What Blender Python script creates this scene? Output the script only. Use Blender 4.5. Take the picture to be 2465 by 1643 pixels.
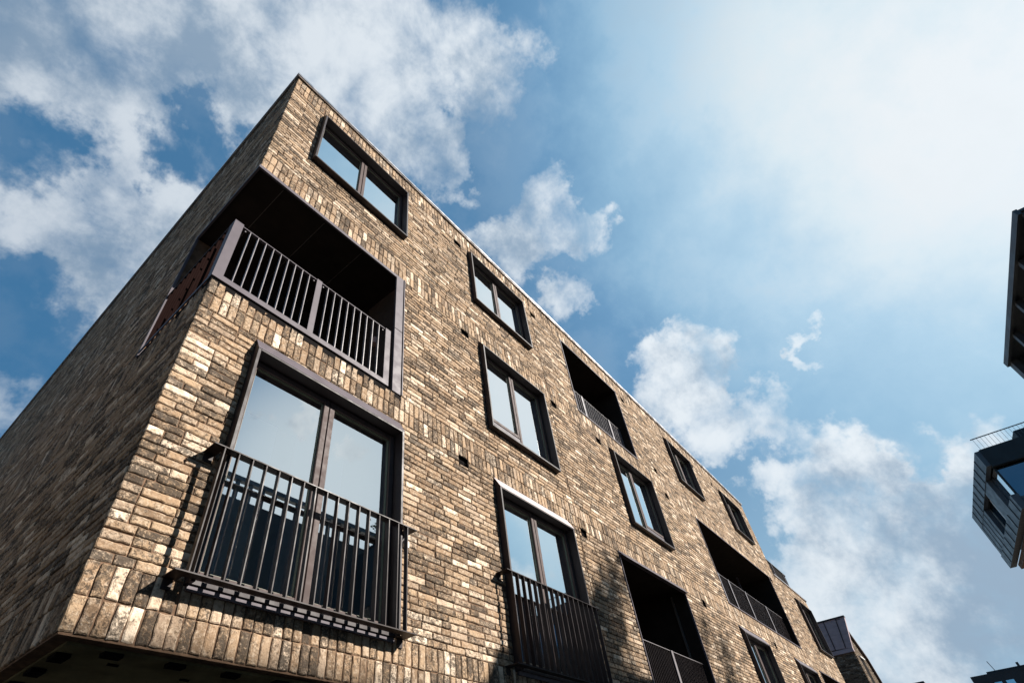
import bpy, math, random
import numpy as np
from mathutils import Vector, Matrix
random.seed(7)
for o_ in list(bpy.data.objects): bpy.data.objects.remove(o_)
SC = bpy.context.scene
COL = SC.collection

# ------------------------------------------------------------------ camera
RX = (0.6522962, -0.7546575, -0.0707220)
RY = (0.4774790, 0.4815853, -0.7349077)
RZ = (0.5886624, 0.4456093, 0.6744694)
G = 2.8                                   # height of the overhang's underside above the ground
cam = bpy.data.cameras.new('camera'); camo = bpy.data.objects.new('camera', cam); COL.objects.link(camo)
camo.matrix_world = Matrix(((RX[0], -RY[0], -RZ[0], -0.945), (RX[1], -RY[1], -RZ[1], -4.0),
                            (RX[2], -RY[2], -RZ[2], G - 1.214), (0, 0, 0, 1)))
cam.sensor_width = 36; cam.lens = 1268.69 / 2465 * 36
cam.shift_x = 95.83 / 2465; cam.shift_y = 98.6 / 2465
cam.clip_start = 0.05; cam.clip_end = 2000
SC.camera = camo

# ------------------------------------------------------------------ sun, sky, exposure
SUN = Vector((0.648, -1.0, 0.74)).normalized()
EL = math.asin(SUN.z); AZ = math.atan2(SUN.x, SUN.y)
sl = bpy.data.lights.new('sun', 'SUN'); sl.energy = 5.0; sl.angle = math.radians(0.5); sl.color = (1.0, 0.94, 0.86)
so = bpy.data.objects.new('sun', sl); COL.objects.link(so)
so.rotation_euler = SUN.to_track_quat('Z', 'Y').to_euler()
SC.view_settings.view_transform = 'Standard'; SC.view_settings.look = 'None'
SC.view_settings.exposure = 1.28; SC.view_settings.gamma = 1.0
SC.view_settings.use_curve_mapping = False


class NT:
    """tiny helper to write node graphs"""
    def __init__(s, nt): s.nt = nt
    def n(s, t, **k):
        nd = s.nt.nodes.new(t)
        for a, b in k.items():
            if a.startswith('_'): setattr(nd, a[1:], b)
        return nd
    def put(s, sock, v):
        if isinstance(v, bpy.types.NodeSocket): s.nt.links.new(v, sock)
        elif isinstance(v, (tuple, list)) and len(v) == 3 and sock.type == 'RGBA': sock.default_value = (*v, 1)
        else: sock.default_value = v
    def m(s, op, a, b=0.0, c=0.0, clamp=False):
        nd = s.nt.nodes.new('ShaderNodeMath'); nd.operation = op; nd.use_clamp = clamp
        s.put(nd.inputs[0], a); s.put(nd.inputs[1], b); s.put(nd.inputs[2], c); return nd.outputs[0]
    def vm(s, op, a, b=(0, 0, 0), out=0):
        nd = s.nt.nodes.new('ShaderNodeVectorMath'); nd.operation = op
        s.put(nd.inputs[0], a)
        if op == 'SCALE': s.put(nd.inputs[3], b)
        else: s.put(nd.inputs[1], b)
        return nd.outputs[out]
    def mix(s, f, a, b, mode='MIX'):
        nd = s.nt.nodes.new('ShaderNodeMix'); nd.data_type = 'RGBA'; nd.blend_type = mode; nd.clamp_factor = True
        s.put(nd.inputs[0], f); s.put(nd.inputs[6], a); s.put(nd.inputs[7], b); return nd.outputs[2]
    def mr(s, v, a, b, c=0.0, d=1.0, smooth=True):
        nd = s.nt.nodes.new('ShaderNodeMapRange'); nd.interpolation_type = 'SMOOTHSTEP' if smooth else 'LINEAR'
        nd.clamp = True
        for i, x in enumerate((v, a, b, c, d)): s.put(nd.inputs[i], x)
        return nd.outputs[0]
    def noise(s, vec, scale, detail=5, rough=0.55, dist=0.0, dim='3D', w=None, col=False):
        nd = s.nt.nodes.new('ShaderNodeTexNoise'); nd.noise_dimensions = dim
        s.put(nd.inputs['Vector'], vec)
        s.put(nd.inputs['Scale'], scale); s.put(nd.inputs['Detail'], detail); s.put(nd.inputs['Roughness'], rough)
        s.put(nd.inputs['Distortion'], dist)
        if w is not None: s.put(nd.inputs['W'], w)
        return nd.outputs[1 if col else 0]
    def ramp(s, f, stops, interp='LINEAR'):
        nd = s.nt.nodes.new('ShaderNodeValToRGB'); cr = nd.color_ramp; cr.interpolation = interp
        while len(cr.elements) < len(stops): cr.elements.new(0.5)
        for e, (p, c) in zip(cr.elements, stops): e.position = p; e.color = (*c, 1)
        s.put(nd.inputs[0], f); return nd.outputs[0]


W = bpy.data.worlds.new('World'); SC.world = W; W.use_nodes = True
wt = W.node_tree; wt.nodes.clear(); w = NT(wt)
tc = w.n('ShaderNodeTexCoord'); D = w.vm('NORMALIZE', tc.outputs['Generated'])
sky = w.n('ShaderNodeTexSky'); sky.sky_type = 'NISHITA'; sky.sun_disc = False
sky.sun_elevation = EL; sky.sun_rotation = AZ; sky.air_density = 1.0; sky.dust_density = 0.6; sky.ozone_density = 2.0
skyc = sky.outputs[0]
# clouds: lobes of cover by direction, broken up by noise projected on a cloud deck
LOBES = [(-0.175,0.520,0.836,9,1),(-0.103,0.432,0.896,8,1),(0.009,0.367,0.930,9,1),(0.096,0.236,0.967,8,1),(0.182,0.304,0.935,8,1),
 (0.267,0.273,0.924,4.5,1),(-0.124,0.567,0.814,5,0.5),(0.007,0.614,0.789,9,1),(-0.022,0.679,0.734,7,1),(-0.091,0.642,0.761,5,0.5),
 (0.223,0.143,0.964,4,0.6),(0.313,0.107,0.944,3,0.5),(0.481,0.253,0.840,4.2,1),(0.542,0.142,0.828,3,0.8),(0.616,0.224,0.756,2.8,0.8),
 (0.452,0.141,0.881,3,0.7),(0.821,0.103,0.562,4.4,1),(0.864,0.051,0.502,3,0.9),(0.787,0.170,0.593,3,0.8),(0.828,-0.069,0.556,1.6,0.9),
 (0.912,-0.018,0.409,3.6,1),(0.915,0.082,0.396,2.6,0.9),(0.946,-0.105,0.307,5,1),(0.973,0.008,0.230,7.5,1),(0.987,-0.050,0.154,8,1),
 (0.957,0.090,0.275,4.2,0.9),(-0.002,0.798,0.603,4,0.35),(0.037,0.854,0.519,4,0.6),(0.058,0.809,0.585,3,0.3),(0.186,0.493,0.850,8,0.8),
 (0.30,-0.50,0.80,5,0.7),(0.37,-0.70,0.61,2.4,1.3),(0.33,-0.64,0.69,2.0,1.2),(0.47,-0.68,0.56,1.6,0.9),(0.12,-0.72,0.68,5,0.6),(0.05,-0.5,0.87,6,0.5),(0.75,-0.60,0.28,9,0.9)]
wv = w.noise(D, 5.0, 6, 0.62, col=True)
wv2 = w.noise(w.vm('ADD', D, (3.1, 7.7, 1.2)), 16.0, 5, 0.6, col=True)
DW = w.vm('ADD', D, w.vm('ADD', w.vm('SCALE', w.vm('SUBTRACT', wv, (0.5, 0.5, 0.5)), 0.30), w.vm('SCALE', w.vm('SUBTRACT', wv2, (0.5, 0.5, 0.5)), 0.13)))
DW = w.vm('NORMALIZE', DW)
acc = None
for x, y, z, r, wt_ in LOBES:
    l = math.sqrt(x*x+y*y+z*z)
    dp = w.vm('DOT_PRODUCT', DW, (x/l, y/l, z/l), out=1)
    v = w.mr(dp, math.cos(math.radians(r*1.5)), math.cos(math.radians(r*0.1)), 0.0, wt_)
    acc = v if acc is None else w.m('SUBTRACT', w.m('ADD', acc, v), w.m('MULTIPLY', acc, v))
n1 = w.noise(D, 9.0, 10, 0.6, 0.25)
n2 = w.noise(w.vm('ADD', D, (5.3, 1.7, 2.2)), 3.6, 6, 0.58, 0.0)
n3 = w.noise(w.vm('ADD', D, (1.3, 9.7, 4.2)), 11.0, 9, 0.64, 0.0)
for x, y, z, r in ((0.003, 0.520, 0.854, 3.2), (-0.153, 0.632, 0.760, 3.6), (-0.03, 0.80, 0.60, 4.0), (0.911, -0.088, 0.403, 2.2)):   # clear gaps
    l = math.sqrt(x*x+y*y+z*z)
    dp = w.vm('DOT_PRODUCT', DW, (x/l, y/l, z/l), out=1)
    acc = w.m('MULTIPLY', acc, w.mr(dp, math.cos(math.radians(r*1.6)), math.cos(math.radians(r*0.2)), 1.0, 0.25))
f = w.m('ADD', acc, w.m('MULTIPLY', w.m('SUBTRACT', n1, 0.5), 2.0))
dens = w.mr(f, 0.26, 1.18)
thin = w.mr(w.m('ADD', w.m('MULTIPLY', n2, 0.7), w.m('MULTIPLY', n3, 0.3)), 0.46, 0.75, 0.0, 0.42)
dens = w.m('MAXIMUM', dens, thin)
veil = w.vm('DOT_PRODUCT', D, (0.602, -0.420, 0.679), out=1)
glow = w.mr(w.vm('DOT_PRODUCT', D, tuple(SUN), out=1), 0.965, 1.0)
glow2 = w.mr(veil, 0.15, 1.0, smooth=False)
KS = 0.67
def kc(*c): return tuple(x*KS for x in c)
sepd = w.n('ShaderNodeSeparateXYZ'); w.put(sepd.inputs[0], D)
behind = w.mr(w.m('MULTIPLY', sepd.outputs[1], -1.0), 0.46, 0.66, 0.0, 0.24)
hue = w.ramp(w.m('ADD', w.m('SUBTRACT', veil, behind), w.m('ADD', w.m('MULTIPLY', w.m('SUBTRACT', n2, 0.5), 0.13), w.m('MULTIPLY', w.m('SUBTRACT', n3, 0.5), 0.05))),
             [(0.0, (0.050, 0.175, 0.345)), (0.36, (0.070, 0.20, 0.375)), (0.74, (0.110, 0.265, 0.46)), (0.81, (0.175, 0.36, 0.57)),
              (0.865, (0.33, 0.55, 0.74)), (0.92, (0.52, 0.73, 0.88)), (0.97, (0.82, 0.93, 0.97)), (1.0, (0.97, 1.0, 1.0))])
clear = w.mix(0.85, w.mix(1.0, skyc, kc(0.85, 1.45, 1.72), 'MULTIPLY'), w.vm('SCALE', hue, 8.2))
clear = w.mix(w.m('MULTIPLY', w.mr(sepd.outputs[0], 0.3, 0.8), w.mr(sepd.outputs[2], 0.20, 0.66, 0.60, 0.0)), clear, kc(5.4, 7.9, 9.6))
clear = w.mix(w.m('MULTIPLY', glow, 0.8), clear, kc(11.5, 12.4, 12.8))
lit = w.mix(glow2, kc(7.6, 8.4, 9.3), kc(11.2, 11.9, 12.4))
shade = w.mix(glow2, kc(2.9, 4.1, 5.6), kc(4.3, 5.7, 7.3))
shade = w.mix(w.mr(veil, 0.90, 0.98), shade, kc(9.4, 10.2, 10.8))
low = w.mr(w.vm('DOT_PRODUCT', D, tuple(Vector((0.98, -0.03, 0.20)).normalized()), out=1), 0.955, 0.998, 0.0, 0.03)
cl = w.mix(w.mr(w.m('ADD', low, w.m('ADD', w.m('MULTIPLY', n2, 0.75), w.m('MULTIPLY', n3, 0.40))), 0.52, 0.70), lit, shade)
skyf = w.mix(w.m('MULTIPLY', dens, 0.93), clear, cl)
bg = w.n('ShaderNodeBackground'); w.put(bg.inputs[0], skyf); bg.inputs[1].default_value = 0.050
out = w.n('ShaderNodeOutputWorld'); wt.links.new(bg.outputs[0], out.inputs[0])


# ------------------------------------------------------------------ materials
def mat(name):
    m = bpy.data.materials.new(name); m.use_nodes = True; m.node_tree.nodes.clear(); return m, NT(m.node_tree)
def finish(t, sh):
    o = t.n('ShaderNodeOutputMaterial'); t.nt.links.new(sh, o.inputs[0])
def bsdf(t, col, rough=0.5, metal=0.0, spec=0.5, bump=None, bs=0.3, bd=0.01):
    b = t.n('ShaderNodeBsdfPrincipled'); t.put(b.inputs['Base Color'], col); t.put(b.inputs['Roughness'], rough)
    t.put(b.inputs['Metallic'], metal); t.put(b.inputs['Specular IOR Level'], spec)
    if bump is not None:
        bp = t.n('ShaderNodeBump'); bp.inputs['Strength'].default_value = bs; bp.inputs['Distance'].default_value = bd
        t.put(bp.inputs['Height'], bump); t.nt.links.new(bp.outputs[0], b.inputs['Normal'])
    return b.outputs[0]

def brick_mat(name, warm=1.0, dark=1.0):
    m, t = mat(name)
    geo = t.n('ShaderNodeNewGeometry'); rnd = geo.outputs['Random Per Island']
    tcn = t.n('ShaderNodeTexCoord'); co = tcn.outputs['Object']
    wn = t.n('ShaderNodeTexWhiteNoise'); wn.noise_dimensions = '1D'; t.put(wn.inputs['W'], rnd); r2 = wn.outputs[0]
    wn3 = t.n('ShaderNodeTexWhiteNoise'); wn3.noise_dimensions = '1D'; t.put(wn3.inputs['W'], t.m('ADD', rnd, 3.7)); r3 = wn3.outputs[0]
    off = t.vm('ADD', co, t.vm('SCALE', wn.outputs[1], 40.0))
    base = t.ramp(rnd, [(0.0, (0.125, 0.088, 0.060)), (0.16, (0.21, 0.150, 0.102)), (0.36, (0.30, 0.215, 0.146)), (0.58, (0.36, 0.272, 0.190)),
                        (0.72, (0.25, 0.195, 0.152)), (0.86, (0.50, 0.415, 0.335)), (1.0, (0.74, 0.66, 0.57))])
    c1 = t.noise(off, 14.0, 4, 0.6)
    base = t.mix(t.mr(c1, 0.38, 0.64, 0, 0.7), base, t.mix(t.mr(t.noise(off, 38.0, 5, 0.65), 0.4, 0.6), (0.46, 0.39, 0.32), (0.19, 0.135, 0.09)))
    c2 = t.noise(off, 36.0, 6, 0.65, 0.3)
    base = t.mix(t.m('MULTIPLY', t.mr(c2, 0.55, 0.70), t.mr(r2, 0.35, 0.9, 0.1, 0.75)), base, (0.56, 0.49, 0.41))
    # dark firing marks, heavy on some bricks and absent on others
    c3 = t.m('ADD', t.m('MULTIPLY', t.noise(off, 20.0, 9, 0.74, 0.4), 0.62), t.m('MULTIPLY', t.noise(off, 70.0, 5, 0.7, 0.3), 0.38))
    thr = t.m('SUBTRACT', 0.615, t.m('MULTIPLY', t.m('POWER', r3, 1.3), 0.165))
    mask = t.mr(c3, t.m('SUBTRACT', thr, 0.06), t.m('ADD', thr, 0.06))
    base = t.mix(t.m('MULTIPLY', mask, 0.88), base, (0.030, 0.027, 0.025))
    c4 = t.noise(off, 150.0, 3, 0.6)
    base = t.mix(t.mr(c4, 0.60, 0.70, 0, 0.8), base, (0.07, 0.048, 0.035))
    base = t.mix(t.mr(t.noise(co, 1.3, 4, 0.6), 0.3, 0.7, 0, 0.20), base, (0.11, 0.085, 0.065))
    base = t.mix(t.mr(t.noise(t.vm('MULTIPLY', co, (3.0, 3.0, 0.35)), 1.6, 5, 0.6), 0.52, 0.75, 0, 0.28), base, (0.09, 0.072, 0.058))
    base = t.mix(1.0, base, (warm*1.08, warm*1.0, warm*0.90), 'MULTIPLY')
    h = t.m('ADD', t.m('MULTIPLY', t.noise(off, 30.0, 6, 0.6), 1.0), t.m('MULTIPLY', c4, 0.45))
    h = t.m('SUBTRACT', h, t.m('MULTIPLY', mask, 0.35))
    finish(t, bsdf(t, base, 0.9, 0, 0.15, h, 1.0, 0.011)); return m
M_brick = brick_mat('brick')
M_brick2 = brick_mat('brick_dark', 0.6)
M_brick_shaded = brick_mat('brick_shaded', 0.38)  # darkened copy: shade on the house front painted into its brick colour

def simple(name, col, rough=0.6, var=0.15, scale=6.0, bs=0.2, bd=0.004, spec=0.4, metal=0.0, stretch=None):
    m, t = mat(name); co = t.n('ShaderNodeTexCoord').outputs['Object']
    if stretch: co = t.vm('MULTIPLY', co, stretch)
    n = t.noise(co, scale, 6, 0.6)
    c = t.mix(t.mr(n, 0.3, 0.7, 0, 1), tuple(x*(1-var) for x in col), tuple(min(1, x*(1+var)) for x in col))
    r = t.mr(t.noise(co, scale*2.3, 3), 0.3, 0.7, max(0.03, rough-0.08), min(1, rough+0.08))
    finish(t, bsdf(t, c, r, metal, spec, t.noise(co, scale*9, 3), bs, bd)); return m
M_mortar = simple('mortar', (0.125, 0.078, 0.050), 0.95, 0.35, 9, 0.6, 0.006, 0.1)
M_brownbar = simple('brown_bar', (0.010, 0.0055, 0.005), 0.8, 0.1, 3.0, 0.02, 0.001, 0.0)
M_frame = simple('frame_metal', (0.028, 0.022, 0.023), 0.5, 0.10, 3.0, 0.03, 0.001, 0.2)
M_metal = simple('plum_metal', (0.028, 0.021, 0.021), 0.45, 0.12, 3.0, 0.03, 0.001, 0.12)
M_lilac = simple('lilac_metal', (0.086, 0.074, 0.084), 0.5, 0.10, 3.0, 0.03, 0.001, 0.12)
M_sash = simple('brown_sash', (0.066, 0.048, 0.045), 0.6, 0.10, 5.0, 0.04, 0.001, 0.12)
M_cope = simple('coping_metal', (0.42, 0.40, 0.40), 0.30, 0.1, 2.0, 0.02, 0.001, 0.6, metal=0.85)
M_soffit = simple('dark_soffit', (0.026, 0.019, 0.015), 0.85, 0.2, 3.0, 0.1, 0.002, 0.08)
M_seam = simple('seam', (0.09, 0.075, 0.065), 0.6, 0.1, 3.0)
M_under = simple('underside_render', (0.17, 0.145, 0.08), 0.9, 0.35, 2.2, 0.3, 0.004, 0.1)
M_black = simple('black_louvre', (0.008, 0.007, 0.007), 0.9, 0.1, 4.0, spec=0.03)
M_room = simple('room_plaster', (0.30, 0.30, 0.29), 0.9, 0.06, 1.0)
M_panelw = simple('pale_panel', (0.80, 0.84, 0.82), 0.8, 0.04, 1.0)
M_blind = simple('pale_blind', (0.34, 0.44, 0.49), 0.85, 0.05, 0.6)
M_curtain = simple('pale_curtain', (0.78, 0.84, 0.87), 0.85, 0.05, 0.6)
M_gasket = simple('gasket', (0.16, 0.17, 0.12), 0.6, 0.1, 2.0)
M_white = simple('white_plastic', (0.6, 0.59, 0.56), 0.45, 0.04, 3.0)
M_roof = simple('roof_felt', (0.08, 0.08, 0.08), 0.9, 0.2, 1.0)
M_clad = simple('standing_seam', (0.34, 0.255, 0.26), 0.5, 0.14, 2.0, 0.05, 0.002, 0.5, stretch=(1, 1, 3))
M_dclad = simple('slate_cladding', (0.062, 0.070, 0.080), 0.45, 0.18, 1.0, 0.05, 0.002, 0.5)
M_dframe = simple('charcoal_frame', (0.014, 0.019, 0.022), 0.6, 0.1, 1.0)
M_dbar = simple('steel_bar', (0.05, 0.06, 0.07), 0.45, 0.1, 1.0)
M_wood = simple('brown_soffit', (0.16, 0.075, 0.035), 0.7, 0.25, 2.0)
M_bounce = simple('bounce_render', (0.20, 0.195, 0.19), 0.9, 0.1, 1.0)
M_far = simple('far_cladding', (0.02, 0.024, 0.028), 0.7, 0.15, 0.5)
M_pale = simple('opposite_cladding', (0.45, 0.46, 0.47), 0.7, 0.08, 1.0)
M_ground = simple('paving', (0.09, 0.082, 0.072), 0.9, 0.2, 0.7, 0.3)
M_bark = simple('bark', (0.10, 0.075, 0.055), 0.9, 0.3, 8)
M_leaf = simple('leaf', (0.07, 0.10, 0.03), 0.7, 0.4, 2)

def glass_mat(name, tint, refl, base=(0.9, 0.95, 0.96)):
    m, t = mat(name)
    lw = t.n('ShaderNodeFresnel'); lw.inputs[0].default_value = 1.5
    fac = t.m('ADD', refl, t.m('MULTIPLY', lw.outputs[0], 0.75), clamp=True)
    g = t.n('ShaderNodeBsdfGlossy'); t.put(g.inputs[0], tint); g.inputs[1].default_value = 0.0
    co = t.n('ShaderNodeTexCoord').outputs['Object']
    bp = t.n('ShaderNodeBump'); bp.inputs['Strength'].default_value = 0.05; bp.inputs['Distance'].default_value = 0.02
    t.put(bp.inputs['Height'], t.noise(co, 0.9, 1)); t.nt.links.new(bp.outputs[0], g.inputs['Normal'])
    tr = t.n('ShaderNodeBsdfTransparent'); t.put(tr.inputs[0], base)
    mx = t.n('ShaderNodeMixShader'); t.put(mx.inputs[0], fac); t.nt.links.new(tr.outputs[0], mx.inputs[1]); t.nt.links.new(g.outputs[0], mx.inputs[2])
    finish(t, mx.outputs[0]); return m
M_glass = glass_mat('glass', (0.95, 0.99, 1.0), 0.74)
M_glassf = glass_mat('corner_glass', (0.95, 0.99, 1.0), 0.64, (0.97, 0.99, 0.99))
M_glassd = glass_mat('dark_glass', (0.55, 0.70, 0.82), 0.30, (0.15, 0.18, 0.2))


# ------------------------------------------------------------------ mesh builder
class MB:
    def __init__(s): s.v = []; s.f = []
    def poly(s, pts):
        i = len(s.v); s.v += [tuple(p) for p in pts]; s.f.append(tuple(range(i, i+len(pts)))); return s
    def hexa(s, p):      # 8 points: bottom ring 0-3, top ring 4-7
        i = len(s.v); s.v += [tuple(q) for q in p]
        for a in ((3, 2, 1, 0), (4, 5, 6, 7), (0, 1, 5, 4), (1, 2, 6, 5), (2, 3, 7, 6), (3, 0, 4, 7)): s.f.append(tuple(i+k for k in a))
        return s
    def box(s, x0, x1, y0, y1, z0, z1):
        return s.hexa([(x0, y0, z0), (x1, y0, z0), (x1, y1, z0), (x0, y1, z0), (x0, y0, z1), (x1, y0, z1), (x1, y1, z1), (x0, y1, z1)])
    def bar(s, a, b, wd, dp=None, up=(0, 0, 1)):
        dp = dp or wd; a = Vector(a); b = Vector(b); d = (b-a).normalized(); u = Vector(up)
        if abs(d.dot(u)) > 0.95: u = Vector((0, 1, 0))
        r = d.cross(u).normalized(); u = r.cross(d)
        P_ = [a-r*wd/2-u*dp/2, a+r*wd/2-u*dp/2, a+r*wd/2+u*dp/2, a-r*wd/2+u*dp/2]
        return s.hexa(P_ + [q+(b-a) for q in P_])
    def tube(s, a, b, r0, r1=None, n=8):
        r1 = r0 if r1 is None else r1; a = Vector(a); b = Vector(b); d = (b-a).normalized()
        u = Vector((0, 0, 1)) if abs(d.z) < 0.9 else Vector((1, 0, 0)); x = d.cross(u).normalized(); y = x.cross(d)
        i = len(s.v)
        for c, r in ((a, r0), (b, r1)):
            for k in range(n):
                t = 2*math.pi*k/n; s.v.append(tuple(c+x*math.cos(t)*r+y*math.sin(t)*r))
        for k in range(n): s.f.append((i+k, i+(k+1) % n, i+n+(k+1) % n, i+n+k))
        s.f.append(tuple(i+k for k in range(n))[::-1]); s.f.append(tuple(i+n+k for k in range(n))); return s
    def prism(s, prof, x0, x1):          # profile in (y,z), extruded along x
        i = len(s.v); n = len(prof)
        s.v += [(x0, y, z) for y, z in prof] + [(x1, y, z) for y, z in prof]
        for k in range(n): s.f.append((i+k, i+(k+1) % n, i+n+(k+1) % n, i+n+k))
        s.f.append(tuple(i+k for k in range(n))[::-1]); s.f.append(tuple(i+n+k for k in range(n))); return s
    def build(s, name, m, parent=None, bevel=0.0, dz=G):
        me = bpy.data.meshes.new(name)
        me.from_pydata([(x, y, z+dz) for x, y, z in s.v], [], s.f)
        import bmesh
        if len(s.f) > 1:
            bm = bmesh.new(); bm.from_mesh(me); bmesh.ops.recalc_face_normals(bm, faces=bm.faces); bm.to_mesh(me); bm.free()
        me.materials.append(m); o = bpy.data.objects.new(name, me); COL.objects.link(o)
        if parent is not None: o.parent = parent
        if bevel: b = o.modifiers.new('bevel', 'BEVEL'); b.width = bevel; b.segments = 1; b.limit_method = 'ANGLE'
        return o

def tag(o, label=None, cat=None, group=None, kind=None):
    for k, v in (('label', label), ('category', cat), ('group', group), ('kind', kind)):
        if v: o[k] = v
    return o
def empty(name, label, cat, group=None):
    o = bpy.data.objects.new(name, None); COL.objects.link(o); o.empty_display_size = 0.2
    return tag(o, label, cat, group)


# ------------------------------------------------------------------ brickwork
def subtract(r, ops):
    rs = [r]
    for a0, a1, b0, b1 in ops:
        nx = []
        for (u0, u1, z0, z1) in rs:
            if a1 <= u0 or a0 >= u1 or b1 <= z0 or b0 >= z1: nx.append((u0, u1, z0, z1)); continue
            if a0 > u0: nx.append((u0, a0, z0, z1))
            if a1 < u1: nx.append((a1, u1, z0, z1))
            m0, m1 = max(u0, a0), min(u1, a1)
            if b1 < z1: nx.append((m0, m1, b1, z1))
            if b0 > z0: nx.append((m0, m1, z0, b0))
        rs = nx
    return [r for r in rs if r[1]-r[0] > 0.022 and r[3]-r[2] > 0.02]

def brick_rects(u0, u1, z0, z1, bands, ops, rng, L=0.29, H=0.0745, SW=0.0895):
    """bands: list of (z start, row height, rows) laid as soldiers; elsewhere stretchers with random headers"""
    out = []; z = z0; bi = 0; bands = sorted(bands)
    while z < z1-0.02:
        nb = [b for b in bands if b[0] <= z+0.03 and z < b[0]+b[1]*b[2]-0.03]
        if nb:
            h = nb[0][1]; u = u0
            while u < u1-0.01:
                e = min(u+SW*rng.uniform(0.96, 1.04), u1); out.append((u, e, z, min(z+h, z1))); u = e
            z += h; continue
        nxt = min([b[0] for b in bands if b[0] > z+0.03] + [z1])
        k = max(1, round((nxt-z)/H)); h = (nxt-z)/k
        for _ in range(k):
            u = u0; first = True
            start = rng.choice((0.5, 1.0, 0.75)); 
            while u < u1-0.01:
                if first: l = L*start; first = False
                else: l = L*(0.5 if rng.random() < 0.22 else 1.0)*rng.uniform(0.97, 1.03)
                e = min(u+l, u1)
                if u1-e < 0.06: e = u1
                out.append((u, e, z, z+h)); u = e
            z += h
    fin = []
    for r in out: fin += subtract(r, [o for o in ops if not (o[1] <= r[0] or o[0] >= r[1] or o[3] <= r[2] or o[2] >= r[3])])
    return fin

def brick_mesh(name, rects, mapper, m, parent, rng, near=None, depth=0.045):
    V = []; F = []; nv = 0
    J = 0.0058
    for (u0, u1, z0, z1) in rects:
        hi = near is None or near((u0+u1)/2, (z0+z1)/2)
        a0, a1, b0, b1 = u0+J+rng.uniform(-.0015, .0015), u1-J+rng.uniform(-.0015, .0015), z0+J+rng.uniform(-.0012, .0012), z1-J+rng.uniform(-.0012, .0012)
        if a1-a0 < 0.01 or b1-b0 < 0.01: continue
        off = rng.uniform(-0.003, 0.004) - (0.006 if rng.random() < 0.08 else 0)
        lx, lz = a1-a0, b1-b0
        if hi:
            nx = max(2, min(6, int(lx/0.045))); nz = max(2, min(5, int(lz/0.045)))
            ring = [(a0+lx*i/nx, b0) for i in range(nx)] + [(a1, b0+lz*i/nz) for i in range(nz)] + \
                   [(a1-lx*i/nx, b1) for i in range(nx)] + [(a0, b1-lz*i/nz) for i in range(nz)]
            jit = 0.0044
        else:
            ring = [(a0, b0), (a1, b0), (a1, b1), (a0, b1)]; jit = 0.001
        n = len(ring); cx, cz = (a0+a1)/2, (b0+b1)/2
        ring = [(x+rng.uniform(-jit, jit), z+rng.uniform(-jit, jit)) for x, z in ring]
        i = nv
        for x, z in ring: V.append(mapper(x, depth, z))
        for x, z in ring: V.append(mapper(x, 0.006-off, z))
        c = 0.006+rng.uniform(0, 0.004)
        for x, z in ring:
            V.append(mapper(x-math.copysign(min(c, abs(x-cx)), x-cx), 0.0-off+(rng.uniform(-.0012, .0012) if hi else 0), z-math.copysign(min(c, abs(z-cz)), z-cz)))
        for k in range(n):
            k2 = (k+1) % n
            F.append((i+k, i+k2, i+n+k2, i+n+k)); F.append((i+n+k, i+n+k2, i+2*n+k2, i+2*n+k))
        F.append(tuple(i+2*n+k for k in range(n))); nv += 3*n
    me = bpy.data.meshes.new(name); me.from_pydata(V, [], F); me.materials.append(m)
    o = bpy.data.objects.new(name, me); COL.objects.link(o); o.parent = parent
    return o

def sheet(mb, u0, u1, z0, z1, ops, pt, d0, d1):
    """a wall skin with holes: front skin at depth d0, back skin at d1, reveals between them"""
    us = sorted({u0, u1, *[v for o in ops for v in o[:2] if u0 < v < u1]}); zs = sorted({z0, z1, *[v for o in ops for v in o[2:4] if z0 < v < z1]})
    for i in range(len(us)-1):
        for j in range(len(zs)-1):
            cu, cz = (us[i]+us[i+1])/2, (zs[j]+zs[j+1])/2
            if any(o[0] < cu < o[1] and o[2] < cz < o[3] for o in ops): continue
            for d in (d0, d1): mb.poly([pt(us[i], d, zs[j]), pt(us[i+1], d, zs[j]), pt(us[i+1], d, zs[j+1]), pt(us[i], d, zs[j+1])])
    for a0, a1, b0, b1 in ops:
        a0 = max(a0, u0); a1 = min(a1, u1)
        if a1-a0 < 0.03: continue
        for q in (((a0, b0), (a1, b0)), ((a1, b0), (a1, b1)), ((a1, b1), (a0, b1)), ((a0, b1), (a0, b0))):
            if q[0][0] == q[1][0] and q[0][0] in (u0, u1): continue
            mb.poly([pt(q[0][0], d0, q[0][1]), pt(q[1][0], d0, q[1][1]), pt(q[1][0], d1, q[1][1]), pt(q[0][0], d1, q[0][1])])

# ------------------------------------------------------------------ the apartment building
B = empty('apartment_building', 'long brick apartment block with corner loggia filling most of the view', 'apartment building')
TOP = 9.62; XE = 22.97; XE2 = 27.6; TOP2 = 6.50; YB = 24.0
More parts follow.
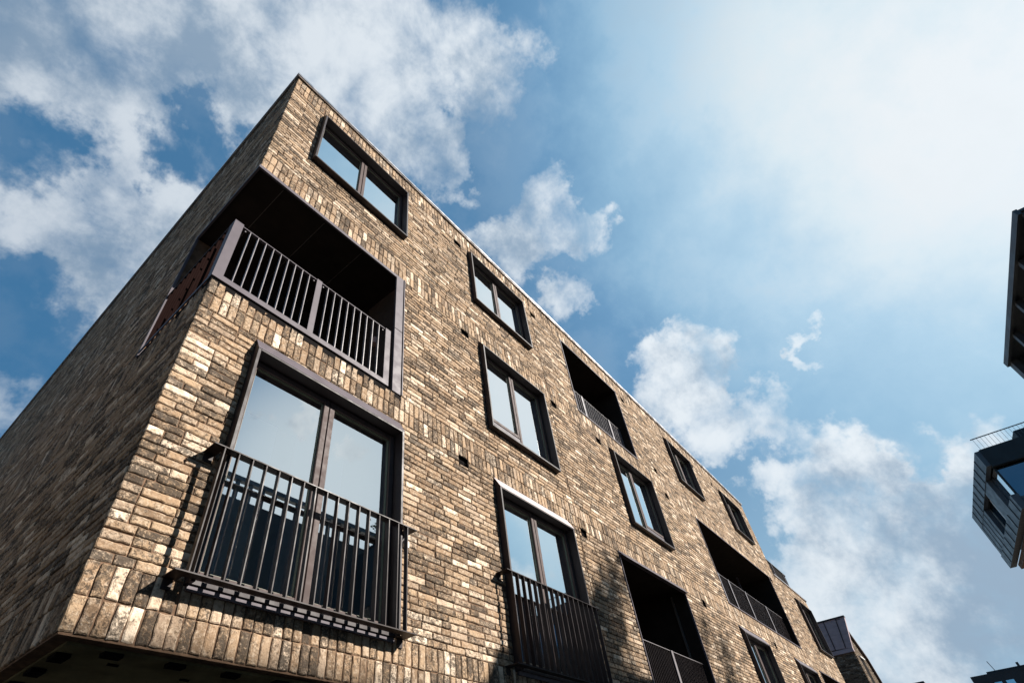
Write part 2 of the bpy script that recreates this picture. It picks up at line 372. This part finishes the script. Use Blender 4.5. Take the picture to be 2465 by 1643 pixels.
# windows: x0, x1, z0, z1
WIN = dict(W1=(.645, 2.69, 7.32, 9.10), W2=(4.63, 6.61, 7.31, 9.11), W5=(14.70, 16.64, 7.33, 9.07), W6=(19.62, 21.64, 7.33, 9.05),
           M2=(4.66, 6.67, 4.04, 6.12), M7=(9.60, 11.67, 4.05, 6.12), W11=(25.12, 27.2, 4.08, 6.14))
FR = dict(F1=(.645, 2.705, .44, 3.06), F2=(4.65, 6.68, .44, 3.09), F8=(14.97, 17.05, .44, 3.0), F9=(20.0, 22.15, .44, 3.0))
LOG = dict(L2=(8.40, 11.41, 6.60, 9.04), L3=(14.87, 21.82, 3.57, 6.10), B3=(8.49, 11.56, .44, 3.08), B10=(23.2, 26.6, .44, 3.05))
C1 = (-1.0, 2.71, 3.52, 6.08)           # corner loggia, open on both faces
C1Y = 1.64
VENT = [(4.29, 9.02), (4.26, 6.02), (7.16, 8.99), (3.96, 3.06), (7.19, 6.05), (9.09, 6.04), (7.22, 3.04), (11.87, 8.99), (12.65, 6.8), (12.86, 6.05),
        (17.14, 9.0), (19.04, 9.01), (12.71, 3.05), (22.09, 6.07), (18.19, 3.04)]
VO = [(x-.10, x+.10, z-.075, z+.075) for x, z in VENT]
holes = list(WIN.values()) + list(FR.values()) + list(LOG.values()) + [C1]
JO = [(7.035, 7.047, 0, 7.2+3), (14.795, 14.806, 6.12, 10)]
bands = [(0.0, .228, 2), (3.09, .222, 2), (6.10, .225, 2), (9.10, .225, 2)]
rng = random.Random(11)
fm = lambda u, d, z: (u, d, z+G)
rc = brick_rects(0, XE, 0, TOP, bands, holes+VO+JO, rng)
rc += brick_rects(XE, XE2, 0, TOP2, [b for b in bands if b[0] < 6], holes+VO, rng)
facade = brick_mesh('brick_facade', rc, fm, M_brick, B, rng, near=lambda u, z: u < 7.5)
facade['label'] = 'long sunlit facade of tan and charcoal mottled brick'
sidehole = [(-1, C1Y, C1[2], C1[3])]
rs_ = brick_rects(0.0, YB, 0, TOP, bands, sidehole, rng)
sm_ = lambda u, d, z: (d, u, z+G)
# the side face starts a hair behind the front bricks so the corner bricks butt
side = brick_mesh('brick_side_wall', [(max(a, .05), b, c, d) for a, b, c, d in rs_ if b > .07], sm_, M_brick, B, rng, near=lambda u, z: u < 3)
side['label'] = 'shaded end wall of the same mottled brick'

mb = MB()
sheet(mb, 0.014, XE, 0.0, TOP, holes+VO, lambda u, d, z: (u, d, z), 0.0135, 0.32)
sheet(mb, XE, XE2, 0.0, TOP2, [h for h in holes if h[1] > XE], lambda u, d, z: (u, d, z), 0.0135, 0.32)
sheet(mb, 0.32, YB, 0.0, TOP, sidehole, lambda u, d, z: (d, u, z), 0.0135, 0.32)
mb.poly([(0.0135, .0135, 0), (.0135, .32, 0), (.0135, .32, C1[2]), (.0135, .0135, C1[2])])
mb.poly([(0.0135, .0135, C1[3]), (.0135, .32, C1[3]), (.0135, .32, TOP), (.0135, .0135, TOP)])
mb.poly([(XE2-.01, .0135, 0), (XE2-.01, YB, 0), (XE2-.01, YB, TOP2), (XE2-.01, .0135, TOP2)])
mb.poly([(XE-.01, .0135, TOP2), (XE-.01, YB, TOP2), (XE-.01, YB, TOP), (XE-.01, .0135, TOP)])
mb.poly([(.0135, YB, 0), (XE2, YB, 0), (XE2, YB, TOP2), (.0135, YB, TOP2)])
mb.poly([(.0135, YB, TOP2), (XE, YB, TOP2), (XE, YB, TOP), (.0135, YB, TOP)])
mb.build('mortar_wall', M_mortar, B)
# sealed end bricks of the tall part's far edge
rc = brick_rects(.05, 6, TOP2, TOP, bands, [], rng)
brick_mesh('brick_return_wall', rc, lambda u, d, z: (XE-d, u, z+G), M_brick, B, rng, near=lambda u, z: False)
# roofs
MB().box(.3, XE-.02, .3, YB-.02, TOP-.35, TOP-.25).build('roof', M_roof, B)
MB().box(XE, XE2-.02, .3, YB-.02, TOP2-.2, TOP2-.1).build('roof', M_roof, B)
cp = MB(); x_ = -.045
while x_ < XE+.03:
    cp.box(x_, min(x_+2.99, XE+.03), -.045-.002*(int(x_) % 2), .36, TOP, TOP+.055); x_ += 3.0
cp.box(-.045, .36, .36, YB, TOP, TOP+.055).box(XE-.3, XE+.03, .36, YB, TOP, TOP+.055)
cp.box(-.033, XE+.02, -.033, -.020, TOP-.03, TOP).box(-.033, -.020, -.02, YB, TOP-.03, TOP)
cp.build('coping', M_cope, B)
MB().box(XE+.031, XE2+.04, -.04, .36, TOP2, TOP2+.05).box(XE2-.3, XE2+.04, .36, YB, TOP2, TOP2+.05).build('coping', M_cope, B)

# interior: slabs, cross walls, back wall
it = MB()
for z in (.01, 3.2, 6.25): it.box(.33, XE-.05, 1.66, 8.0, z, z+(.12 if z < 1 else .25))
for z in (3.2, 6.25): it.box(2.9, XE-.05, .33, 1.66, z, z+.25)
it.box(.33, XE-.05, .33, 1.66, .01, .13).box(.33, XE2-.05, 5.5, 5.7, .13, 9.2).box(XE, XE2-.05, .33, 5.5, 3.2, 3.45).box(XE, XE2-.05, .33, 5.5, .01, .13)
it.box(.33, 2.9, .33, 1.66, 6.12, 6.35)
for x in (3.6, 8.2, 12.2, 14.4, 22.4): it.box(x, x+.15, .33, 5.5, .13, 9.2)
it.build('interior', M_room, B)

# base set back under the overhang
bs = MB(); bs.box(6.0, XE2-.4, 7.0, YB-1, -G, -.13); bs.build('ground_floor', M_under, B)
us = MB(); us.box(.10, XE2-.02, .11, YB-.02, -.03, .0)
us.build('underside', M_under, B)
MB().box(.012, XE2-.012, .012, .105, -.012, .004).box(.012, .105, .105, YB-.02, -.012, .004).build('lintel_underside', M_mortar, B)
for k in range(9): x = .33+k*.42; MB().box(x, x+.12, .112, .19, -.055, -.031).build('brick_hanger', M_black, B)
for k in range(6): x = .45+k*.55; MB().box(x, x+.07, .35+.1*(k % 3), .37+.1*(k % 3), -.042, -.031).build('brick_hanger', M_black, B)
for k in range(6): y = .28+k*.40; MB().box(.112, .20, y, y+.15, -.055, -.031).build('brick_hanger', M_black, B)

for i, (x0, x1, z0, z1) in enumerate(VO):
    v = MB(); v.box(x0, x1, .05, .06, z0, z1).box(x0-.004, x0+.003, .008, .06, z0, z1).box(x1-.003, x1+.004, .008, .06, z0, z1).box(x0, x1, .008, .06, z0-.004, z0+.003).box(x0, x1, .008, .06, z1-.003, z1+.004)
    v.box(x0+.01, x1-.01, .03, .036, z0+.07, z0+.076)
    v.build('vent', M_black, B)

def surround(name, x0, x1, z0, z1, p=.10, drop=.155, tk=.034, inner=.11, m=None, sp=None):
    """a box frame standing proud of the wall, its head falling outwards"""
    s = MB(); zf = z1-drop
    # side plates
    for a, b in ((x0, x0+tk), (x1-tk, x1)):
        s.prism([(-p, z0), (inner, z0), (inner, z1), (-.0, z1), (-p, zf)], a, b)
    s.prism([(-p, zf-.022), (-p, zf), (0, z1-.002), (inner, z1-.002), (inner, zf-.022)], x0+tk, x1-tk)
    sp = p if sp is None else sp
    s.prism([(-sp, z0), (-sp, z0+.035), (inner, z0+.05), (inner, z0)], x0+tk, x1-tk)
    return s.build(name, m or M_frame, B, bevel=.003)

def sash(parent, x0, x1, z0, z1, y=.045, wd=.06, bot=None, glass=M_glass):
    """casement: four bars, gasket, pane"""
    bot = bot or wd; s = MB()
    s.box(x0, x0+wd, y, y+.07, z0, z1).box(x1-wd, x1, y, y+.07, z0, z1).box(x0+wd, x1-wd, y+.002, y+.07, z1-wd, z1).box(x0+wd, x1-wd, y+.002, y+.07, z0, z0+bot)
    o = s.build('sash', M_sash, parent, bevel=.004)
    g = MB(); t = .012; a, b, c, d = x0+wd, x1-wd, z0+bot, z1-wd
    g.box(a, a+t, y+.028, y+.045, c, d).box(b-t, b, y+.028, y+.045, c, d).box(a+t, b-t, y+.028, y+.045, d-t, d).box(a+t, b-t, y+.028, y+.045, c, c+t)
    g.build('gasket', M_gasket, parent)
    q = [random.uniform(-.004, .004) for _ in range(3)]
    MB().poly([(a, y+.04+q[0], c), (b, y+.04+q[1], c), (b, y+.04+q[1]+q[2], d), (a, y+.04+q[0]+q[2], d)]).build('pane', glass, parent)
    return o

def window(x0, x1, z0, z1, kind='plain', blind=None, label=None, name='window', drop=.155, glass=M_glass, flash=None):
    fr = surround(name, x0, x1, z0, z1, drop=drop, sp=.045 if kind == 'french' else None)
    if label: fr['label'] = label
    a, b, c, d = x0+.038, x1-.038, z0+.045, z1-drop-.03
    mid = (a+b)/2
    if kind == 'french':
        zf = z1-drop
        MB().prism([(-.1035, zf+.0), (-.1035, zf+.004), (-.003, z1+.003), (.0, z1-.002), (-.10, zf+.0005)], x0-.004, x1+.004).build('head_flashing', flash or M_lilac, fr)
        sash(fr, a, mid-.006, c, d, wd=.066, bot=.10, glass=glass); sash(fr, mid+.006, b, c, d, wd=.066, bot=.10, glass=glass)
    elif kind == 'left_low':
        sash(fr, a, mid-.006, c+.26, d); sash(fr, mid+.006, b, c, d, wd=.06)
        MB().box(a, mid-.006, .05, .10, c, c+.25).build('infill_panel', M_lilac, fr, bevel=.004)
    elif kind == 'right_low':
        sash(fr, a, mid-.006, c, d, wd=.06); sash(fr, mid+.006, b, c+.26, d)
        MB().box(mid+.006, b, .05, .10, c, c+.25).build('infill_panel', M_lilac, fr, bevel=.004)
    else:
        sash(fr, a, mid-.006, c, d); sash(fr, mid+.006, b, c, d)
    if blind:
        MB().box(x0+.055, x1-.055, .135, .142, z0+.05, z1-drop-.03).build('blind', blind, fr)
    return fr

window(*WIN['W1'], blind=M_blind, label='top floor window nearest the corner, pale blue panes')
window(*WIN['W2'], blind=M_curtain)
window(*WIN['W5'], blind=M_curtain); window(*WIN['W6'], blind=M_blind)
window(*WIN['M2'], kind='left_low', blind=M_curtain, label='middle floor window with an infill panel under its left casement')
window(*WIN['M7'], kind='right_low', blind=M_curtain)
window(*WIN['W11'])
GL = M_glassf
fr1 = window(*FR['F1'], kind='french', name='french_window', drop=.19, label='big french window reflecting clouds', glass=GL)
window(*FR['F2'], kind='french', name='french_window', drop=.19, flash=simple('glint_flashing', (.42, .36, .36), .35, .1, 3))  # sun glint on this sloped head painted in as a paler flashing colour
window(*FR['F8'], kind='french', name='french_window', drop=.19, blind=M_curtain)
window(*FR['F9'], kind='french', name='french_window', drop=.19)
# pale panels standing just inside the corner french window
for a_, b_, t_ in ((.70, 1.315, 2.49), (1.568, 1.81, 2.50), (2.028, 2.233, 2.51)):
    MB().box(a_, b_, .45, .47, .14, t_).build('partition', M_panelw, B)

def juliet(x0, x1, zt, zb, nb, fx0, fx1, p=.19):
    s = MB(); t = .010; W_ = .09
    for z in (zt, zb):
        s.box(x0, x1, -p, -p+W_, z-t, z)
        for a, b in ((x0, x0+.10), (x1-.10, x1)): s.box(a, b, -p+W_, .0, z-t, z)
    # wall plates at the returns
    for a in (x0+.01, x1-.09): s.box(a, a+.08, -.012, 0, zt-.09, zt+.0-t).box(a, a+.07, -.012, 0, zb-.09, zb-t)
    o = s.build('railing', M_metal, B)
    for k in range(nb):
        x = fx0+(fx1-fx0)*k/(nb-1)
        MB().box(x-.005, x+.005, -p+.004, -p+.054, zb, zt-t).build('baluster', M_metal, o)
    return o
juliet(.48, 2.835, 1.54, .462, 17, .58, 2.70)['label'] = 'dark railing across the big french window'
juliet(4.45, 6.78, 1.56, .462, 17, 4.55, 6.67)
# perforated threshold strip under the doors
for x0, x1 in ((.66, 2.69), (4.67, 6.66)):
    s = MB(); s.box(x0, x1, -.030, -.006, .395, .439)
    s.build('threshold', M_lilac, B)

wbk = MB(); wbk.box(2.80, 2.875, -.030, -.002, 1.40, 1.475); wbk = wbk.build('wall_bracket', M_white, B, bevel=.004)
MB().tube((2.837, -.034, 1.437), (2.837, -.029, 1.437), .012).build('screw_hole', M_black, wbk)

# ---- corner loggia
lg = MB()
lg.box(-.004, 2.72, -.004, C1Y+.0, 6.055, 6.079)
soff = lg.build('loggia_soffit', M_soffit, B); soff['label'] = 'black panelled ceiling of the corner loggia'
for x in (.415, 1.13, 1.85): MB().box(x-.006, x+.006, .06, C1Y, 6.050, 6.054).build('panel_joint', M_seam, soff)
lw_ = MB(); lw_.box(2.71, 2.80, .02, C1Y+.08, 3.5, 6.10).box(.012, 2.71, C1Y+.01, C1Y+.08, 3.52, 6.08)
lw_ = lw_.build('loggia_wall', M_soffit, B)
s = MB(); s.box(2.695, 2.708, .06, .85, 3.6, 6.05); s.build('cladding_panel', simple('dark_timber', (.05, .034, .026), .6, .2, 4), lw_)
s = MB(); s.box(1.2, 2.2, C1Y-.01, C1Y+.009, 3.6, 5.8); s.build('door', M_black, lw_)
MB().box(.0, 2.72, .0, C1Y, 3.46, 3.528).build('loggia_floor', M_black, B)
tr = MB(); tr.box(-.012, 2.55, -.012, .02, 6.035, 6.098).box(-.012, .02, .02, C1Y, 6.035, 6.098); tr.build('edge_trim', M_lilac, B)
jp = MB(); jp.box(2.545, 2.70, -.014, .02, 3.53, 4.775).box(2.545, 2.70, -.014, .02, 4.79, 6.10).box(2.705, 2.72, -.03, .02, 3.53, 6.10)
jp.build('jamb_panel', M_lilac, B)
MB().box(-.014, .02, C1Y-.02, C1Y+.012, 3.5, 6.10).build('side_jamb', M_lilac, B)
lm = MB(); lm.box(2.60, 2.695, .52, .62, 4.93, 5.05); lm.build('wall_lamp', simple('pinkish_lamp', (.55, .36, .32), .5), B)

rl = MB()                                # front railing
Z0, Z1 = 3.545, 4.625
rl.box(-.015, .095, -.022, -.010, Z0, Z1+.015).box(-.015, -.003, -.010, .10, Z0, Z1+.015)
rl.box(1.165, 1.245, -.022, -.010, Z0, Z1).box(2.37, 2.465, -.022, -.010, Z0, Z1)
rl.box(.095, 1.165, -.022, -.010, Z0, Z0+.075).box(1.245, 2.37, -.022, -.010, Z0, Z0+.075)
rl.box(.095, 2.37, -.009, .030, Z1-.012, Z1).box(.095, 2.37, -.009, .030, Z0+.076, Z0+.084)
rl.box(-.015, -.003, .10, C1Y-.02, Z0, Z0+.05).box(-.015, .03, .10, C1Y-.02, Z1-.012, Z1)
rail = rl.build('railing', M_lilac, B); rail['label'] = 'railing wrapping round the corner loggia'
M_bal = simple('pale_baluster', (.16, .145, .15), .35, .05, 3)
for x0, x1 in ((.095, 1.165), (1.245, 2.37)):
    for k in range(1, 10):
        x = x0+(x1-x0)*k/10; MB().box(x-.005, x+.005, -.008, .026, Z0+.084, Z1-.012).build('baluster', M_bal, rail)
for x, z in ((.14, 4.57), (1.13, 4.57), (1.28, 4.57), (2.33, 4.57)): MB().tube((x, -.004, z), (x, .01, z), .009).build('bolt', M_bal, rail)
for k in range(1, 13):
    y = .10+(C1Y-.12)*k/13; MB().box(-.014, .024, y-.005, y+.005, Z0+.05, Z1-.012).build('baluster', M_brownbar, rail)

# ---- recessed loggias further along
def loggia(x0, x1, z0, z1, depth, posts, rz, rec, bars=None, mesh=False, label=None, head=False):
    s = MB()
    s.poly([(x0, .3, z0), (x0, depth, z0), (x0, depth, z1), (x0, .3, z1)]).poly([(x1, .3, z0), (x1, depth, z0), (x1, depth, z1), (x1, .3, z1)])
    s.box(x0-.05, x1+.05, .05, depth+.05, z1-.0, z1+.03).box(x0-.05, x1+.05, depth, depth+.05, z0, z1).box(x0-.05, x1+.05, .05, depth, z0-.03, z0)
    s.box(x0-.03, x0+.004, .02, depth, z0, z1).box(x1-.004, x1+.03, .02, depth, z0, z1)
    s.box(x0, x1, -.002, depth, z1-.022, z1-.002)
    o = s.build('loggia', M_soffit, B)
    if label: o['label'] = label
    t = MB(); t.box(x0-.015, x0+.012, -.015, .02, z0, z1-.012).box(x1-.012, x1+.015, -.015, .02, z0, z1-.012).box(x0-.015, x1+.015, -.02, .02, z1-.012, z1+.016).box(x0-.015, x1+.015, -.016, .02, z0-.02, z0+.012)
    if head: t.prism([(-.07, z1-.085), (-.07, z1-.075), (0, z1+.02), (.02, z1+.02), (.02, z1-.085)], x0, x1)
    t.build('trim', M_lilac, o)
    r = MB()
    r.box(x0+.02, x1-.02, rec, rec+.04, rz-.012, rz).box(x0+.02, x1-.02, rec, rec+.02, z0+.02, z0+.06)
    r = r.build('railing', M_bal, o)
    for p in posts: MB().box(p-.04, p+.04, rec-.014, rec-.001, z0, rz).build('post', M_bal, r)
    if bars:
        xx = x0+.1; 
        if mesh:
            q = MB()
            while xx < x1-.03: q.box(xx-.004, xx+.004, rec+.012, rec+.05, z0+.06, rz-.012); xx += bars
            q.build('balusters', M_metal, r)['kind'] = 'stuff'
        else:
            while xx < x1-.03: MB().box(xx-.005, xx+.005, rec+.006, rec+.04, z0+.06, rz-.012).build('baluster', M_bal, r); xx += bars
    return o
loggia(*LOG['L2'], 1.8, (9.28, 10.70), 7.68, .20, .115, label='black recessed loggia on the top floor, second storey opening from the corner')
loggia(*LOG['L3'], 2.2, (15.5, 16.34, 17.82, 19.84), 4.62, .15, .06, True, label='widest recessed loggia with meshed balustrade on the middle floor')
loggia(*LOG['B3'], 2.0, (9.95,), 1.56, .10, .075, True, label='tall black recessed balcony opening on the lowest brick floor', head=True)
loggia(*LOG['B10'], 2.0, (24.5,), 1.56, .10, .12, True)
MB().box(20.45, 20.52, .78, .84, 3.57, 6.0).build('column', M_lilac, B)
for x in (10.0,): MB().box(11.5, 11.545, .3, .34, .5, 3.0).build('wall_joint', M_seam, B)

# terrace screen on the lower roof
ts = MB(); ts.box(XE+.02, 25.75, .06, .08, TOP2+.05, 7.20); ts = ts.build('terrace_screen', M_black, B)
for x in (23.75, 25.35): MB().box(x-.03, x+.03, .035, .059, TOP2+.05, 7.20).build('post', M_lilac, ts)
MB().box(XE+.02, 25.8, .03, .11, 7.201, 7.23).build('handrail', M_dframe, ts)
MB().box(25.72, 25.75, .08, 5.0, TOP2+.05, 7.20).build('return_screen', M_black, ts)

# ------------------------------------------------------------------ neighbouring brick building with metal roof
CX, CY, CZ = -.945, -4.0, -1.214
N = empty('brick_house', 'smaller dark brown brick building with plum seamed metal roof edge, behind the long block', 'building')
nx, ny = 45+CX, 5.0+CY
fp = [(nx, -G), (nx+6.2, -G), (nx+6.2, 5.0), (nx+5.0, 6.0), (nx+3.9, 7.55), (nx+.05, 9.35)]
s = MB(); n = len(fp)
s.v += [(x, ny, z) for x, z in fp] + [(x, ny+12, z) for x, z in fp]
for k in range(n): s.f.append((k, (k+1) % n, n+(k+1) % n, n+k))
s.f.append(tuple(range(n))[::-1]); s.f.append(tuple(range(n, 2*n)))
s.build('core_wall', M_mortar, N)
rn = random.Random(5)
ws = brick_rects(0, 10, -1, 7.5, [], [], rn, H=.08)
brick_mesh('brick_end_wall', ws, lambda u, d, z: (nx-.03+d, ny+u, z+G), M_brick2, N, rn, near=lambda u, z: False)
ff = brick_rects(0, 6.2, -1, 9.2, [], [(1.2, 2.5, 3, 7.2)], rn, H=.08)
ff = [r for r in ff if r[3] < (9.2-.46*r[1] if r[1] < 3.9 else 7.4-1.4*(r[1]-3.9))]
brick_mesh('brick_front_wall', ff, lambda u, d, z: (nx+u, ny-.03+d, z+G), M_brick_shaded, N, rn, near=lambda u, z: False)
# metal clad upper band, leaning forward at its top corner
rf = MB()
rf.hexa([(nx-.10, ny-.06, 7.6), (nx+.15, ny-.06, 7.6), (nx+.15, ny+6, 7.92), (nx-.10, ny+6, 7.92),
         (nx-.12, ny-.48, 9.41), (nx+.15, ny-.48, 9.41), (nx+.15, ny+6, 9.41), (nx-.12, ny+6, 9.41)])
rf = rf.build('roof_cladding', M_clad, N)
for k, yy in enumerate((.32, .95, 1.9, 3.0)):
    MB().bar((nx-.12, ny+yy, 7.65), (nx-.14, ny+yy-(.25 if k < 1 else .1), 9.40), .035, .05).build('seam', M_sash, rf)
MB().box(nx-.18, nx+.2, ny-.50, ny+6, 9.411, 9.50).build('roof_edge', M_dframe, N)
MB().box(nx-.14, nx+.1, ny-.06, ny+6, 7.36, 7.59).build('fascia', M_clad, N)
MB().bar((nx-.1, ny-.03, 9.40), (nx+3.95, ny-.03, 7.53), .16, .3, up=(0, -1, 0)).build('verge', M_sash, N)
MB().bar((nx+3.95, ny-.03, 7.53), (nx+5.05, ny-.03, 5.95), .16, .3, up=(0, -1, 0)).build('verge', M_sash, N)
s = MB(); s.box(nx+1.2, nx+2.5, ny-.012, ny+.02, 3, 7.2); wn_ = s.build('window', M_black, N)
MB().box(nx+1.15, nx+2.55, ny-.12, ny-.035, 7.2, 7.28).build('lintel', M_white, wn_)

# ------------------------------------------------------------------ charcoal building at right, its upper floors jutting out
K = empty('office_building', 'charcoal metal clad building with corner glazing and roof railing at the right edge', 'building', None)
A0 = Vector((40+CX, -6.57+CY)); A1 = Vector((50.8+CX, -5.6+CY)); U = (A1-A0).normalized(); Nn = Vector((-U.y, U.x))  # Nn points to +y (outward)
def ap(u, d, z): q = A0+U*u-Nn*d; return (q.x, q.y, z+CZ)
def abox(mb, u0, u1, d0, d1, z0, z1):
    return mb.hexa([ap(u0, d0, z0), ap(u1, d0, z0), ap(u1, d1, z0), ap(u0, d1, z0), ap(u0, d0, z1), ap(u1, d0, z1), ap(u1, d1, z1), ap(u0, d1, z1)])
DY = 24.0
c = MB(); abox(c, .9, 10.3, 1.0, DY, 12.3, 15.9); c.build('body', M_dframe, K)
c = MB()
abox(c, 0, 10.8, 0, .25, 15.0, 16.0); abox(c, 10.3, 10.8, 0, .3, 12.3, 15.0); abox(c, 2.15, 4.1, .03, .3, 13.1, 15.0); abox(c, 6.9, 10.3, .02, .3, 13.1, 15.0)
abox(c, -.1, 10.8, -.06, .3, 12.25, 13.1); abox(c, -.15, .25, .3, DY, 12.0, 12.88)
c.build('cladding', M_dclad, K)
c = MB(); abox(c, -.03, .25, .25, DY, 14.9, 16.05); abox(c, 0, 10.8, .25, DY, 15.92, 16.0); c.build('roof_fascia', M_dframe, K)
for k in range(1, 9): u = k*1.2; c = MB(); abox(c, u-.03, u+.03, -.03, 0, 15.02, 15.98); c.build('panel_joint', M_dframe, K)
for u in (0.4, 1.6, 2.9, 4.2, 5.5, 6.8, 8.1, 9.4): c = MB(); abox(c, u-.03, u+.03, -.09, -.061, 12.27, 13.08); c.build('panel_joint', M_dframe, K)
for u in (7.6, 8.5, 9.4): c = MB(); abox(c, u-.03, u+.03, 0, .019, 13.12, 15.0); c.build('panel_joint', M_dframe, K)
c = MB(); abox(c, .35, .38, .35, 16, 12.95, 14.85); c.build('glazing', M_glassd, K)
c = MB(); abox(c, .45, 2.1, .30, .33, 13.12, 14.98); c.build('glazing', M_glass, K)
c = MB(); abox(c, 4.15, 6.85, .35, .38, 13.12, 14.98); c.build('glazing', M_glassd, K)
c = MB(); abox(c, 5.2, 5.45, .30, .34, 13.12, 14.98); c.build('mullion', M_white, K)
for d in (.33, 2.6, 5.2, 7.8, 10.4, 13): c = MB(); abox(c, .28, .36, d-.05, d+.05, 12.88, 14.9); c.build('mullion', M_dframe, K)
c = MB(); abox(c, .2, 10.2, .3, 9, 11.9, 12.2); c.build('soffit', M_wood, K)
c = MB(); abox(c, 3.4, 10.0, 2.0, 16, 7.0, 11.9); abox(c, 3.4, 10.0, 4, 16, -G-CZ, 7.0); c.build('lower_body', M_dclad, K)
c = MB(); abox(c, .12, .16, .3, DY, 16.82, 16.87); rr = c.build('roof_railing', M_dbar, K)
c = MB()
for k in range(75): d = .4+k*.2; abox(c, .125, .14, d-.006, d+.006, 16.06, 16.82)
c.build('balusters', M_dbar, rr)['kind'] = 'stuff'
c = MB(); abox(c, 1.2, 6.0, 2.6, 8.0, 16.0, 17.0); c.build('plant_room', M_dframe, K)

# ------------------------------------------------------------------ balcony tower at the upper right edge
T = empty('balcony_tower', 'dark steel balcony tower cut off by the right edge, above the charcoal building', 'tower')
TS = .55                                  # size of the tower
A0 = Vector((20*TS+CX, -8.78*TS+CY)); A1 = Vector((29.7*TS+CX, -8.06*TS+CY)); U = (A1-A0).normalized(); Nn = Vector((-U.y, U.x))
def tbox(mb, *v): u0, u1, d0, d1, z0, z1 = [q*TS for q in v]; return abox(mb, u0, u1, d0, d1, z0, z1)
c = MB(); tbox(c, 0, 9.8, 0, .12, 15.0, 15.26); tbox(c, 0, 9.8, .12, 1.4, 15.1, 15.2); tbox(c, 9.6, 9.8, .1, 1.6, 12.9, 15.1); c.build('roof_slab', M_dbar, T)
fin = []
for u in (2.6, 5.1, 7.3, 9.5):
    c = MB(); tbox(c, u-.10, u+.10, .10, .35, 11.2, 15.05); c.build('column', M_dbar, T)
c = MB(); tbox(c, 0, 9.6, .9, 1.1, 14.0, 15.1); tbox(c, 0, .12, .1, 2.4, 11.5, 15.0); c.build('beam', M_dframe, T)
c = MB(); tbox(c, 0, 4.4, 1.1, 8.0, 11.0, 15.0); tbox(c, 0, 4.4, 1.1, 8, (-G-CZ)/TS, 11.0); c.build('body', M_dframe, T)
c = MB()
for k in range(7):
    z = 11.6+k*.42; c.bar(ap(2.6*TS, .2*TS, z*TS), ap(9.6*TS, .2*TS, z*TS), .012)
c.build('cable', M_dbar, T)

# ------------------------------------------------------------------ far dark roofs at the bottom right
F1_ = empty('far_block', 'distant black flat roofed block with small pale windows at the bottom right corner', 'building')
fx = 80+CX
MB().box(fx, fx+12, -12+CY, 0.1+CY, -G, 10.72+CZ).build('body', M_far, F1_)
MB().box(fx+.5, fx+12, -12+CY, -1.4+CY, 10.72+CZ, 10.95+CZ).build('roof', M_far, F1_)
for y0, y1 in ((-2.1, -1.5), (-3.1, -2.45), (-5.0, -4.4)):
    MB().box(fx-.06, fx-.01, y0+CY, y1+CY, 8.7+CZ, 9.9+CZ).build('window', M_glass, F1_)
MB().bar((fx+1, -2.2+CY, 10.9+CZ), (fx+1, -2.0+CY, 11.9+CZ), .06).build('antenna', M_dbar, F1_)
MB().box(fx+1, fx+1.5, -4.3+CY, -4.1+CY, 10.95+CZ, 11.35+CZ).build('chimney', M_far, F1_)
F2_ = empty('far_block', 'tiny black rooftop just right of the brown brick building', 'building')
MB().box(fx, fx+8, 4.05+CY, 6.1+CY, -G, 11.2+CZ).build('body', M_far, F2_)
MB().box(fx+.5, fx+1.2, 6.8+CY, 7.5+CY, -G, 11.1+CZ).build('chimney', M_far, F2_)

# ------------------------------------------------------------------ block across the street (seen mirrored in the panes)
O = empty('terrace_block', 'pale block with roof colonnade across the street, mirrored in the french windows', 'building')
MB().box(3, 24, -32, -20, -G, 13.5).build('body', M_dframe, O)
s = MB(); s.box(3, 24, -20.3, -20, 14.6, 14.85)
k = 3.0
while k < 24: s.box(k, k+.18, -20.25, -20.07, 13.5, 14.6); k += .75
s.build('roof_colonnade', M_dbar, O)

# ------------------------------------------------------------------ ground
g = MB(); g.poly([(-300, -300, -G), (400, -300, -G), (400, 300, -G), (-300, 300, -G)])
tag(g.build('ground', M_ground), kind='structure')

# street trees whose crowns shade the low right part of the facade
def tree(x, y, h, r, seed, label):
    t = empty('street_tree', label, 'tree', 'street trees throwing shade on the facade'); rg = random.Random(seed)
    tr_ = MB(); tr_.tube((x, y, -G), (x, y, h*.55-G), .2, .13).tube((x, y, h*.55-G), (x+.2, y, h-1-G), .13, .03)
    for k in range(9):
        a = rg.uniform(0, 6.28); z = h*rg.uniform(.55, .85)-G; tr_.tube((x, y, z), (x+math.cos(a)*r*.8, y+math.sin(a)*r*.8, z+r*.6), .05, .01, 5)
    tr_.build('trunk', M_bark, t)
    cr = MB()
    cl_ = [(rg.uniform(-1, 1)*r*.75, rg.uniform(-1, 1)*r*.75, rg.uniform(.62, 1)*h-G) for _ in range(26)]
    for cx_, cy_, cz_ in cl_:
        for _ in range(110):
            p = Vector((x+cx_+rg.gauss(0, .30), y+cy_+rg.gauss(0, .3), cz_+rg.gauss(0, .26)))
            a = Vector((rg.uniform(-1, 1), rg.uniform(-1, 1), rg.uniform(-1, 1))).normalized()*.09; b = a.cross(Vector((rg.uniform(-1, 1), rg.uniform(-1, 1), 1))).normalized()*.06
            cr.poly([p-a, p+b, p+a, p-b])
    cr.build('crown', M_leaf, t)
tree(8.0+.648*17-.9, -17.0, 17.6, 1.05, 3, 'slender leafy street tree across the road, nearer the corner')
tree(12.9+.648*17, -17.0, 17.9, 1.25, 8, 'slender leafy street tree across the road, further from the corner')
Q = empty('added_bounce_block', 'unseen low block added across the alley to shape light on the end wall', 'building')  # added out of view to cut sky light and bounce sun onto the end wall
MB().box(-19, -7.5, -9, 34, -G, 6.2).build('body', M_bounce, Q)
MB().box(-19.1, -7.4, -9.1, 34.1, 6.2, 6.4).build('coping', M_far, Q)
